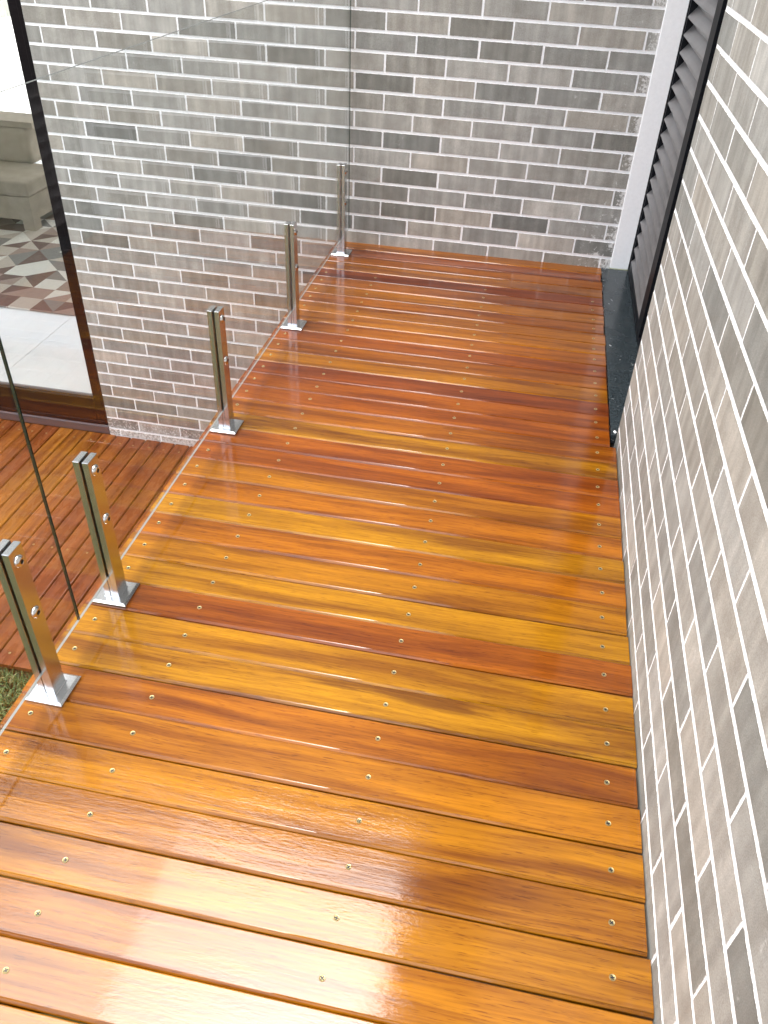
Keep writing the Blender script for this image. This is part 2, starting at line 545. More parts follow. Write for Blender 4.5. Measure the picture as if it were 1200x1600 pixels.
def lay_bricks(wall, rects, frame, nmax, flip=1, shift=0.0, squeeze=0.9):
    """rects: (u0,u1,w0,w1); frame(u,w,out)->world; biggest in the picture become their own objects"""
    scored = []
    for r in rects:
        u0, u1, w0, w1 = r
        ps = [px(frame(u, w, 0)) for u, w in ((u0, w0), (u1, w0), (u1, w1), (u0, w1))]
        area = 0
        if all(ps):
            cx = sum(p[0] for p in ps) / 4
            cy = sum(p[1] for p in ps) / 4
            xs = [p[0] for p in ps]; ys = [p[1] for p in ps]
            if max(xs) > 0 and min(xs) < 1200 and max(ys) > 0 and min(ys) < 1600:
                area = abs(sum(ps[i][0] * ps[(i + 1) % 4][1] - ps[(i + 1) % 4][0] * ps[i][1] for i in range(4))) / 2
        scored.append((area, r))
    scored.sort(key=lambda s: -s[0])
    V, Fc, T = [], [], []
    basis = (flip * (Vector(frame(1, 0, 0)) - Vector(frame(0, 0, 0))), Vector(frame(0, 0, 0)) - Vector(frame(0, 0, 1)), Vector(frame(0, 1, 0)) - Vector(frame(0, 0, 0)))
    b3 = Matrix((basis[0].normalized(), basis[1].normalized(), basis[2].normalized())).transposed()
    rot = b3.to_euler()
    for i, (area, (u0, u1, w0, w1)) in enumerate(scored):
        w, h = round(u1 - u0, 4), round(w1 - w0, 4)
        tone = min(0.999, max(0.001, random.betavariate(6.0, 4.2)))
        if random.random() < 0.10:
            tone = random.uniform(0.12, 0.30)
        if random.random() < 0.06:
            tone = random.uniform(0.85, 0.99)
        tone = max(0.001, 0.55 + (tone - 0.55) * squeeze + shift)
        prd = random.uniform(-0.0002, 0.0003)
        c = frame((u0 + u1) / 2, (w0 + w1) / 2, prd)
        if i < nmax and area > 30:
            key = (w, h)
            me = mesh_cache.get(key)
            if me is None:
                v, f = brick_geom(w, h, 0.012)
                me = bpy.data.meshes.new('brick')
                me.from_pydata(v, [], f)
                me.materials.append(M['brick'])
                mesh_cache[key] = me
            o = link('brick', me, None, wall, c, (rot[0] + random.uniform(-.0012, .0012), rot[1] + random.uniform(-.0012, .0012), rot[2] + random.uniform(-.0008, .0008)))
            o['tone'] = tone
        else:
            v, f = brick_geom(w, h, 0.012)
            n0 = len(V)
            cv = Vector(c)
            V += [tuple(cv + b3 @ Vector(q)) for q in v]
            Fc += [tuple(k + n0 for k in q) for q in f]
            T += [tone] * len(f)
    if V:
        me = bpy.data.meshes.new('brickwork')
        me.from_pydata(V, [], Fc)
        at = me.attributes.new('tone_g', 'FLOAT', 'FACE')
        at.data.foreach_set('value', T)
        o = link('brickwork', me, M['brick'], wall)
        tag(o, kind='stuff')


def courses(ua, ub, wa, wb, z0, hc, L, phase_even, phase_odd, holes=(), g=0.0088, gh=0.0125):
    """running-bond rectangles clipped to [ua,ub]x[wa,wb] minus axis-aligned holes"""
    out = []
    k0 = int(math.floor((wa - z0) / hc)) - 1
    k1 = int(math.ceil((wb - z0) / hc)) + 1
    for k in range(k0, k1):
        lo, hi = z0 + k * hc + gh / 2, z0 + (k + 1) * hc - gh / 2
        lo, hi = max(lo, wa), min(hi, wb)
        if hi - lo < 0.008:
            continue
        ph = phase_even if k % 2 == 0 else phase_odd
        n0 = int(math.floor((ua - ph) / L)) - 1
        n1 = int(math.ceil((ub - ph) / L)) + 1
        for n in range(n0, n1):
            a, b = ph + n * L + g / 2, ph + (n + 1) * L - g / 2
            a, b = max(a, ua), min(b, ub)
            segs = [(a, b)]
            for (ha, hb, va, vb) in holes:
                if hi <= va + 0.002 or lo >= vb - 0.002:
                    continue
                ns = []
                for (s, e) in segs:
                    if e <= ha or s >= hb:
                        ns.append((s, e))
                    else:
                        if s < ha: ns.append((s, ha))
                        if e > hb: ns.append((hb, e))
                segs = ns
            for (s, e) in segs:
                if e - s > 0.010:
                    j = [random.choice((-0.0009, -0.0004, 0, 0.0004, 0.0009)) for _ in range(4)]
                    out.append((s + (j[0] if s > ua else 0), e + (j[1] if e < ub else 0), lo + j[2], hi + j[3]))
    return out


# far wall, above and beside the sliding door
TILT = 0.0075
bm = bmesh.new()
YF = WALL_Y + 0.0014
add_box(bm, DOOR_X, 0.0295, YF, YF + 0.20, LOW_Z - 0.10, WALL_TOP)
add_box(bm, DOOR_X2, DOOR_X, YF, YF + 0.20, DOOR_TOP, WALL_TOP)
add_box(bm, -8.2, DOOR_X2, YF, YF + 0.20, LOW_Z - 0.10, WALL_TOP)
far_wall = link('brick_wall', to_mesh(bm, 'brick_wall'), M['mortar'])
tag(far_wall, 'grey brick wall with white joints closing the far end of the deck', 'wall')
rects = courses(-8.2, 0.028, LOW_Z - 0.02, WALL_TOP - 0.02, 0.0556, 0.0825, 0.28515, -1.3072, -1.3072 + 0.1426,
                holes=[(DOOR_X2, DOOR_X, -3, DOOR_TOP)])
lay_bricks(far_wall, rects, lambda u, w, o: (u, WALL_Y - o, w - TILT * u), 300)
# coping on top
box_obj('coping', -8.25, 0.3, WALL_Y - 0.05, WALL_Y + 0.26, WALL_TOP + 0.001, WALL_TOP + 0.05, M['plaster'], far_wall, 0.004)
# painted reveal beside the window
box_obj('window_reveal', 0.030, 0.172, WALL_Y - 0.004, WALL_Y + 0.2, 0.006, WIN_TOP + 0.2, M['plaster'], far_wall, 0.004, 2)

# right wall
bm = bmesh.new()
XF = WALL_X + 0.0007
add_box(bm, XF, XF + 0.20, -3.0, JAMB_Y, -1.56, EAVE_Z + 0.2)
add_box(bm, XF, XF + 0.20, JAMB_Y, WALL_Y - 0.006, WIN_TOP, EAVE_Z + 0.2)
add_box(bm, XF, XF + 0.20, JAMB_Y, WALL_Y - 0.006, -1.56, -0.034)
right_wall = link('brick_wall', to_mesh(bm, 'brick_wall'), M['mortar'])
tag(right_wall, 'grey brick wall running along the right side of the deck beside the window', 'wall')
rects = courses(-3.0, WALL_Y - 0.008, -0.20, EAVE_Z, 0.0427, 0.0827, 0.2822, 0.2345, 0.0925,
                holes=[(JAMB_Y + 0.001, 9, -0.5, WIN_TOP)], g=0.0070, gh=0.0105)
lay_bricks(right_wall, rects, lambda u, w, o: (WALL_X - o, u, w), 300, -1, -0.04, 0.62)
# return face of the near jamb, laid with cut bricks
bm = bmesh.new()
for k in range(-1, 27):
    z0_ = 0.0427 + k * 0.0827
    if z0_ + 0.08 > WIN_TOP: break
    add_box(bm, XF + 0.001, XF + 0.11, JAMB_Y - 0.002, JAMB_Y + 0.004, max(0.01, z0_ + 0.005), z0_ + 0.0777)
link('jamb_bricks', to_mesh(bm, 'jamb_bricks'), M['mortar'], right_wall)
# roof overhang above the deck
ro = box_obj('roof_overhang', EAVE_X, XF + 0.6, -6.0, WALL_Y - 0.01, EAVE_Z + 0.201, EAVE_Z + 0.38, M['soffit'], None, 0.004)
tag(ro, 'flat roof overhang projecting from the right wall above the deck', 'roof')

# added unseen wall on the left, blocks low sky light from the right wall
bw = box_obj('sky_block_wall', -9.6, -9.4, -30.0, WALL_Y - 0.2, -1.60, 2.9, M['soffit'], None, 0.01)
tag(bw, 'added grey wall out of view on the far left, blocking low sky light', 'wall')

# ------------------------------------------------------------------ upper deck
WOOD_K = 0.42
TINT = {'o': (192, 118, 8), 'O': (196, 124, 8), 'g': (200, 134, 10), 'r': (178, 94, 12), 'b': (184, 106, 8), 'd': (154, 76, 20), 'k': (188, 109, 8)}
order = {-6: 'o', -5: 'O', -4: 'o', -3: 'O', -2: 'O', -1: 'o', 0: 'O', 1: 'o', 2: 'O', 3: 'o', 4: 'b', 5: 'g', 6: 'g', 7: 'r', 8: 'g',
         9: 'O', 10: 'b', 11: 'g', 12: 'k', 13: 'o', 14: 'r', 15: 'r', 16: 'g', 17: 'b', 18: 'r', 19: 'r', 20: 'd', 21: 'O', 22: 'b',
         23: 'r', 24: 'k', 25: 'o', 26: 'o', 27: 'k', 28: 'o', 29: 'b', 30: 'd', 31: 'o', 32: 'k', 33: 'r', 34: 'o'}
streaks = {5: 0.75, 16: 0.9, 6: 0.25, 12: 0.4, 20: 0.5, 2: 0.2, 8: 0.3, 33: 0.5, 26: 0.4, 22: 0.4}
BT = 0.024
bm = bmesh.new()
for x in (-0.060, -0.562, -1.096, -1.340):
    add_box(bm, x - 0.022, x + 0.022, -1.55, WALL_Y - 0.02, -0.15, -BT - 0.001)
add_box(bm, -1.362, -0.082, -1.55, -1.50, -0.149, -BT - 0.002)
for y in (-1.3, 0.2, 1.7, 3.3):
    for x in (-1.33, -0.15):
        add_box(bm, x - 0.04, x + 0.04, y - 0.04, y + 0.04, -1.56, -0.151)
upper_deck = link('upper_deck', to_mesh(bm, 'upper_deck'), M['wood_dark'])
upper_deck['tint'] = lin(92, 50, 26)
upper_deck['seed'] = 0.3
upper_deck['streak'] = 0.2
tag(upper_deck, kind='structure')


def board_mesh(name, length, width, thick, rad=0.0065, seg=4):
    """long in X, centred; top at z=0"""
    a, b = length / 2, width / 2
    prof = [(-b, -thick)]
    prof += [(-b, -0.0064), (-b + 0.0004, -0.0054), (-b + 0.0012, -0.0044), (-b + 0.0052, -0.0008), (-b + 0.0072, 0.0)]
    r2 = rad * 0.4
    for i in range(seg + 1):
        t = math.pi / 2 * i / seg
        prof.append((b - r2 + r2 * math.sin(t), -r2 + r2 * math.cos(t)))
    prof.append((b, -thick))
    n = len(prof)
    e = 0.0015
    V = [(-a, y, z) for y, z in prof] + [(a, y, z) for y, z in prof]
    Fc = [(i, i + n, (i + 1) % n + n, (i + 1) % n) for i in range(n)]
    Fc = [tuple(reversed(f)) for f in Fc]
    Fc.append(tuple(range(n)))
    Fc.append(tuple(reversed(range(n, 2 * n))))
    me = bpy.data.meshes.new(name)
    me.from_pydata(V, [], Fc)
    bmx = bmesh.new(); bmx.from_mesh(me)
    bmesh.ops.recalc_face_normals(bmx, faces=bmx.faces)
    bmx.to_mesh(me); bmx.free()
    for i, p in enumerate(me.polygons):
        p.use_smooth = i < n and i not in (3, 5, n - 1)
    return me


def screw_mesh():
    bm = bmesh.new()
    rings = [(0.0000, -0.0004), (0.0034, -0.0002), (0.0044, 0.0005), (0.0054, 0.0007), (0.0060, 0.0001), (0.0060, -0.0015)]
    seg = 14
    prev = None
    for r, z in rings:
        if r == 0:
            prev = [bm.verts.new((0, 0, z))]
            continue
        cur = [bm.verts.new((r * math.cos(2 * math.pi * i / seg), r * math.sin(2 * math.pi * i / seg), z)) for i in range(seg)]
        if len(prev) == 1:
            for i in range(seg):
                bm.faces.new((prev[0], cur[i], cur[(i + 1) % seg]))
        else:
            for i in range(seg):
                bm.faces.new((prev[i], cur[i], cur[(i + 1) % seg], prev[(i + 1) % seg]))
        prev = cur
    nf = len(bm.faces)
    add_box(bm, -0.0040, 0.0040, -0.0011, 0.0011, -0.0010, 0.0004)
    add_box(bm, -0.0011, 0.0011, -0.0040, 0.0040, -0.0011, 0.00045)
    bm.faces.ensure_lookup_table()
    for f in bm.faces[nf:]:
        f.material_index = 1
    bmesh.ops.recalc_face_normals(bm, faces=bm.faces)
    me = to_mesh(bm, 'screw')
    me.materials.append(M['brass'])
    me.materials.append(M['socket'])
    return me


screw_me = screw_mesh()
BL = 0.0045 - DECK_L
board_me = board_mesh('board', BL, 0.0968, BT)
board_me.materials.append(M['wood'])
sill_short = board_mesh('board', BL - 0.0175, 0.0968, BT)
sill_short.materials.append(M['wood'])
for n in range(-16, 35):
    y = 0.1 * n + 0.05
    if y + 0.048 > WALL_Y + 0.012:
        continue
    key = order.get(n, random.choice('oOgbk'))
    short = y > JAMB_Y - 0.02
    L_ = BL - 0.0175 if short else BL
    me = sill_short if short else board_me
    dz = random.uniform(-0.0012, 0.0008)
    o = link('board', me, None, upper_deck,
             (DECK_L + L_ / 2 + random.uniform(-0.003, 0.002), y + random.uniform(-0.0009, 0.0009), dz),
             (random.uniform(-0.004, 0.004), 0, random.uniform(-0.0006, 0.0006)))
    c = TINT[key]
    c = lin(c[0], c[1] - max(0, min(12, (n - 10) * 0.4)), c[2])
    s = WOOD_K * random.uniform(0.93, 1.07)
    o['tint'] = (c[0] * s, c[1] * s, c[2] * s)
    o['seed'] = random.uniform(0, 1)
    o['streak'] = streaks.get(n, random.choice((0.0, 0.15, 0.3)))
    if -4 <= n <= 30:
        for x in (-0.060, -0.562, -1.096, -1.340):
            if any(abs(x + 1.327) < 0.05 and abs(y - py) < 0.055 for py in (0.424, 0.75, 1.597, 2.43, 3.305)):
                continue
            sc = link('screw', screw_me, None, o,
                      (x - o.location.x + random.uniform(-0.002, 0.002), random.uniform(-0.003, 0.003), 0.0004),
                      (0, 0, random.uniform(0, 1.57)))

# filler strip at the wall
fs = box_obj('edge_strip', DECK_L, -0.004, -1.52, -1.5005, -0.12, -0.026, M['wood_dark'], upper_deck)
fs['tint'] = lin(110, 58, 28); fs['seed'] = 0.1; fs['streak'] = 0.0

# ------------------------------------------------------------------ lower deck
low_tints = [(166, 98, 48), (156, 88, 46), (170, 106, 52), (150, 84, 44), (160, 92, 46), (148, 80, 44)]
bm = bmesh.new()
for y in (1.62, 2.35, 3.40):
    add_box(bm, -6.3, -0.2, y - 0.03, y + 0.03, LOW_Z - 0.10, LOW_Z - 0.0225)
lower_deck = link('lower_deck', to_mesh(bm, 'lower_deck'), M['wood_dark'])
lower_deck['tint'] = lin(80, 44, 24); lower_deck['seed'] = 0.7; lower_deck['streak'] = 0.0
tag(lower_deck, kind='structure')
low_len = WALL_Y - 0.004 - 1.53
low_me = board_mesh('board', low_len, 0.0945, 0.022, 0.004, 2)
low_me.materials.append(M['wood_low'])
for i in range(-2, 39):
    x = -2.3885 - 0.1028 * (i - 8) - 0.0514 + 0.0
    x = -2.3885 + 0.1028 * 9 - 0.1028 * i - 0.0514
    if x < -6.2:
        continue
    o = link('board', low_me, None, lower_deck, (x, 1.53 + low_len / 2 + random.uniform(-0.003, 0.001), LOW_Z + random.uniform(-0.001, 0.001)), (0, 0, math.pi / 2))
    c = lin(*random.choice(low_tints))
    if -3.35 < x < -3.05: c = lin(176, 112, 46)
    if x > -2.9: c = lin(*random.choice(((148, 82, 46), (140, 76, 44), (152, 86, 48))))
    s = 0.42 * random.uniform(0.95, 1.05)
    o['tint'] = (c[0] * s, c[1] * s, c[2] * s)
    o['seed'] = random.uniform(0, 1)
    o['streak'] = random.choice((0, 0, 0.2))
    for yy in (1.60, 2.35, 3.40):
        link('screw', screw_me, None, o, (yy - (1.53 + low_len / 2), random.uniform(-.01, .01), 0.0004), (0, 0, random.random()))

# ------------------------------------------------------------------ window on the right
win = empty('window', (0.13, 2.66, 0.0))
tag(win, 'dark framed window with grey louvred shutter between white reveal and right brick wall', 'window')


def wbox(name, x0, x1, y0, y1, z0, z1, mat, parent=None, bevel=0.002, seg=1):
    pr = parent or win
    o = box_obj(name, x0, x1, y0, y1, z0, z1, mat, None, bevel, seg, origin=(0.13, 2.66, 0.0))
    o.parent = pr
    o.location = (0, 0, 0)
    return o


sill = wbox('sill', -0.0105, 0.178, JAMB_Y + 0.006, WALL_Y - 0.0065, -0.030, 0.0055, M['granite'], None, 0.002, 2)
# small blob of silicone at the near corner of the sill
bm = bmesh.new()
bmesh.ops.create_icosphere(bm, subdivisions=2, radius=0.006)
for v in bm.verts:
    v.co = Vector((v.co.x * 0.9, v.co.y * 1.3, v.co.z * 0.8)) * random.uniform(0.85, 1.15)
blob = link('silicone_blob', to_mesh(bm, 'silicone_blob', True), M['plaster'], sill, (0.003 - 0.13, 1.889 - 2.66, 0.007))
FX0, FX1 = 0.118, 0.172
wbox('frame_jamb', FX0, FX1, WALL_Y - 0.030, WALL_Y - 0.008, 0.0065, WIN_TOP, M['alu_black'])
wbox('frame_jamb', FX0, FX1 + 0.03, JAMB_Y + 0.002, JAMB_Y + 0.05, 0.0065, WIN_TOP, M['alu_black'])
wbox('frame_rail', FX0 + 0.001, FX1, JAMB_Y + 0.0505, WALL_Y - 0.0305, 0.0065, 0.030, M['alu_black'])
wbox('frame_rail', FX0 + 0.001, FX1, JAMB_Y + 0.0505, WALL_Y - 0.0305, WIN_TOP - 0.03, WIN_TOP, M['alu_black'])


def leaf(y0, y1, dx):
    x0 = FX0 + 0.002 + dx
    x1 = x0 + 0.034
    st = 0.115 if dx == 0 else 0.06
    bm = bmesh.new()
    for bx in ((x0, x1, y0, y0 + st, 0.031, WIN_TOP - 0.031), (x0 + 0.002, x1, y1 - 0.018, y1, 0.031, WIN_TOP - 0.031),
               (x0 + 0.001, x1 - 0.001, y0 + st + 0.0005, y1 - 0.0185, 0.031, 0.058),
               (x0 + 0.001, x1 - 0.001, y0 + st + 0.0005, y1 - 0.0185, WIN_TOP - 0.07, WIN_TOP - 0.031)):
        add_box(bm, bx[0] - 0.13, bx[1] - 0.13, bx[2] - 2.66, bx[3] - 2.66, bx[4], bx[5], 0.0015)
    lf = link('shutter_leaf', to_mesh(bm, 'shutter_leaf'), M['alu_black'], win)
    # slat: blade leaning outward and down, rolled outer lip
    pr = [(0.000, -0.003), (0.002, -0.0065), (0.006, -0.008), (0.009, -0.006), (0.009, -0.001), (0.020, 0.012), (0.034, 0.030), (0.041, 0.050), (0.040, 0.056), (0.036, 0.050), (0.029, 0.033), (0.015, 0.016), (0.003, 0.003)]
    ya, yb = y0 + st + 0.001, y1 - 0.019
    V = [(x, ya - 0.0, z) for x, z in pr] + [(x, yb, z) for x, z in pr]
    n = len(pr)
    Fc = [(i, (i + 1) % n, (i + 1) % n + n, i + n) for i in range(n)] + [tuple(reversed(range(n))), tuple(range(n, 2 * n))]
    me = bpy.data.meshes.new('slat')
    me.from_pydata(V, [], Fc)
    b2 = bmesh.new(); b2.from_mesh(me); bmesh.ops.recalc_face_normals(b2, faces=b2.faces); b2.to_mesh(me); b2.free()
    me.materials.append(M['slat'])
    z = 0.0675
    while z < WIN_TOP - 0.13:
        link('slat', me, None, lf, (x0 - 0.13 + 0.001 + dx * 0, -2.66, z))
        z += 0.0652
    # back panel closes the view into the house
    wbox('back_panel', x1 + 0.010, x1 + 0.014, y0 + 0.02, y1 - 0.005, 0.04, WIN_TOP - 0.04, M['alu_black'], lf, 0)


leaf(2.640, WALL_Y - 0.0315, 0.0)
leaf(JAMB_Y + 0.052, 2.69, 0.042)

# ------------------------------------------------------------------ sliding door, left
door = empty('sliding_door', ((DOOR_X + DOOR_X2) / 2, WALL_Y, LOW_Z))
tag(door, 'dark framed glass sliding door opening from the lower deck into the living room', 'door')
dl = door.location.copy()


def dbox(name, x0, x1, y0, y1, z0, z1, mat, bevel=0.003, seg=2):
    o = box_obj(name, x0, x1, y0, y1, z0, z1, mat, None, bevel, seg, origin=tuple(dl))
    o.parent = door
    o.location = (0, 0, 0)
    return o


DB = M['alu_brown']
# outer frame and threshold
dbox('threshold', DOOR_X2, DOOR_X - 0.001, WALL_Y - 0.002, WALL_Y + 0.13, LOW_Z + 0.001, LOW_Z + 0.058, simple('grey_threshold', lin(74, 70, 74), 0.3, vary=0.15, vscale=30, stretch=(0.3, 4, 4)))
dbox('track', DOOR_X2, DOOR_X - 0.0015, WALL_Y + 0.012, WALL_Y + 0.12, LOW_Z + 0.0585, LOW_Z + 0.085, DB)
dbox('frame_jamb', DOOR_X - 0.028, DOOR_X - 0.001, WALL_Y + 0.004, WALL_Y + 0.14, LOW_Z + 0.0855, DOOR_TOP - 0.002, DB)
dbox('frame_head', DOOR_X2, DOOR_X - 0.0285, WALL_Y + 0.004, WALL_Y + 0.14, DOOR_TOP - 0.04, DOOR_TOP - 0.002, DB)
# leaf
dbox('stile', DOOR_X - 0.083, DOOR_X - 0.0285, WALL_Y + 0.018, WALL_Y + 0.062, LOW_Z + 0.0856, DOOR_TOP - 0.0405, DB)
dbox('rail', -4.60, DOOR_X - 0.0835, WALL_Y + 0.0185, WALL_Y + 0.0615, LOW_Z + 0.0856, -1.212, DB)
dbox('stile', -4.66, -4.6005, WALL_Y + 0.018, WALL_Y + 0.062, LOW_Z + 0.0856, DOOR_TOP - 0.0405, DB)
dbox('glazing_bead', -4.60, DOOR_X - 0.0835, WALL_Y + 0.044, WALL_Y + 0.058, -1.2115, -1.196, simple('grey_bead', lin(120, 118, 120), 0.35))
dbox('glass_pane', -4.60, DOOR_X - 0.0835, WALL_Y + 0.036, WALL_Y + 0.042, -1.2115, DOOR_TOP - 0.041, M['glass'], 0)
dbox('stile', -6.0, -5.94, WALL_Y + 0.07, WALL_Y + 0.11, LOW_Z + 0.0856, DOOR_TOP - 0.0405, DB)
dbox('rail', -5.9395, -4.5, WALL_Y + 0.0705, WALL_Y + 0.1095, LOW_Z + 0.0856, -1.212, DB)
dbox('glass_pane', -5.9395, -4.5, WALL_Y + 0.086, WALL_Y + 0.092, -1.2115, DOOR_TOP - 0.041, M['glass'], 0)

# ------------------------------------------------------------------ living room behind the door
RX0, RX1, RY0, RY1, RTOP = -10.0, -2.2, WALL_Y + 0.203, 8.9, 1.32
bm = bmesh.new()
add_box(bm, RX0, RX1, WALL_Y + 0.131, RY1, ROOM_Z - 0.12, ROOM_Z - 0.0115)
rf = link('interior_floor', to_mesh(bm, 'interior_floor'), M['mortar'])
tag(rf, kind='structure')
TS = 0.90
tile_cache = {}
ny0 = WALL_Y + 0.133
ix = 0
x = RX1
while x > RX0 + 0.05:
    y = ny0
    while y < RY1 - 0.05:
        xa, ya = max(RX0, x - TS) + 0.001, min(RY1, y + TS) - 0.001
        key = (round(x - 0.001 - xa, 3), round(ya - y - 0.001, 3))
        if key not in tile_cache:
            b = bmesh.new()
            add_box(b, 0, key[0], 0, key[1], -0.011, 0, 0.0008)
            me = to_mesh(b, 'tile'); me.materials.append(M['tile']); tile_cache[key] = me
        if y < 7.2 and x > -7.5:
            link('tile', tile_cache[key], None, rf, (xa, y + 0.001, ROOM_Z))
        y += TS
    x -= TS
bm = bmesh.new()
add_box(bm, RX1, RX1 + 0.15, RY0, RY1 + 0.15, ROOM_Z - 0.1, RTOP)
add_box(bm, RX0 - 0.15, RX0, RY0, RY1 + 0.15, ROOM_Z - 0.1, RTOP)
add_box(bm, RX0, -9.8, RY1, RY1 + 0.15, ROOM_Z - 0.1, RTOP)
add_box(bm, -3.0, RX1, RY1, RY1 + 0.15, ROOM_Z - 0.1, RTOP)
add_box(bm, -9.8, -3.0, RY1, RY1 + 0.15, ROOM_Z - 0.1, -1.30)
add_box(bm, -9.8, -3.0, RY1, RY1 + 0.15, 1.25, RTOP)
iw = link('interior_wall', to_mesh(bm, 'interior_wall'), M['room_paint'])
tag(iw, kind='structure')
ceil = box_obj('ceiling', RX0 - 0.15, RX1 + 0.15, WALL_Y + 0.203, RY1 + 0.15, RTOP + 0.001, RTOP + 0.15, M['room_paint'])
tag(ceil, kind='structure')

# sheer curtain
V, Fc = [], []
nx = 420
cx0, cx1 = -9.75, -2.9
for i in range(nx + 1):
    u = i / nx
    x = cx0 + (cx1 - cx0) * u
    s = x * 2 * math.pi / 0.17
    yb = 8.62 + 0.045 * math.sin(s + 1.2 * math.sin(x * 3.1)) + 0.015 * math.sin(2.3 * s)
    yt = 8.62 + 0.035 * math.sin(s + 1.2 * math.sin(x * 3.1))
    V += [(x, yb, ROOM_Z + 0.03), (x, (yb + yt) / 2, 0.0), (x, yt, 1.28)]
for i in range(nx):
    for j in range(2):
        a = i * 3 + j
        Fc.append((a, a + 3, a + 4, a + 1))
me = bpy.data.meshes.new('curtain')
me.from_pydata(V, [], Fc)
for p in me.polygons: p.use_smooth = True
cur = link('curtain', me, M['curtain'])
tag(cur, 'white sheer curtain hanging in folds behind the sofa indoors', 'curtain')

# rug
rug = box_obj('rug', -7.4, -3.35, 4.985, 7.9, ROOM_Z + 0.0005, ROOM_Z + 0.011, M['rug'], None, 0.003)
tag(rug, 'rug with grey, cream and brown triangle pattern on the living room floor', 'rug')

# sofa
SX1, SY0 = -5.285, 6.683
sofa = empty('sofa', (-6.3, 7.2, ROOM_Z))
tag(sofa, 'beige fabric sofa standing on the triangle rug behind the glass door', 'sofa')


def sbox(name, x0, x1, y0, y1, z0, z1, bev, seg=3, wob=0.0, mat=None):
    o0 = (-6.3, 7.2, ROOM_Z)
    bm = bmesh.new()
    add_box(bm, x0 - o0[0], x1 - o0[0], y0 - o0[1], y1 - o0[1], z0 - o0[2], z1 - o0[2])
    if wob:
        bmesh.ops.subdivide_edges(bm, edges=bm.edges[:], cuts=5, use_grid_fill=True)
        cx_, cy_ = (x0 + x1) / 2 - o0[0], (y0 + y1) / 2 - o0[1]
        zt = z1 - o0[2]
        for v in bm.verts:
            du = (v.co.x - cx_) / ((x1 - x0) / 2); dv = (v.co.y - cy_) / ((y1 - y0) / 2)
            if v.co.z > zt - 0.001:
                v.co.z += wob * (1 - du * du) * (1 - dv * dv) * random.uniform(0.7, 1.2)
    es = [e for e in bm.edges if e.calc_face_angle(0) > 0.9]
    bmesh.ops.bevel(bm, geom=es, offset=bev, segments=seg, profile=0.5, affect='EDGES', clamp_overlap=True)
    return link(name, to_mesh(bm, name, wob > 0), mat or M['sofa'], sofa)


sbox('base', -7.9, SX1 - 0.01, SY0, SY0 + 0.95, ROOM_Z + 0.115, -1.062, 0.012)
for lx, ly in ((SX1 - 0.135, SY0 + 0.002), (SX1 - 0.135, SY0 + 0.80), (-7.88, SY0 + 0.002), (-7.88, SY0 + 0.80)):
    sbox('leg', lx, lx + 0.12, ly, ly + 0.13, ROOM_Z + 0.0115, ROOM_Z + 0.1148, 0.006, 1)
sbox('seat_cushion', -6.55, SX1, SY0 - 0.005, SY0 + 0.66, -1.0615, -0.915, 0.03, 3, 0.015)
sbox('seat_cushion', -7.9, -6.555, SY0 - 0.005, SY0 + 0.66, -1.0615, -0.915, 0.03, 3, 0.015)
sbox('backrest', -7.9, SX1 - 0.27, SY0 + 0.60, SY0 + 0.94, -0.93, -0.575, 0.05, 3, 0.01)
sbox('back_cap', -7.9, SX1 - 0.20, SY0 + 0.62, SY0 + 0.98, -0.5755, -0.52, 0.02, 2)

# ------------------------------------------------------------------ clamp posts
GX = -1.322


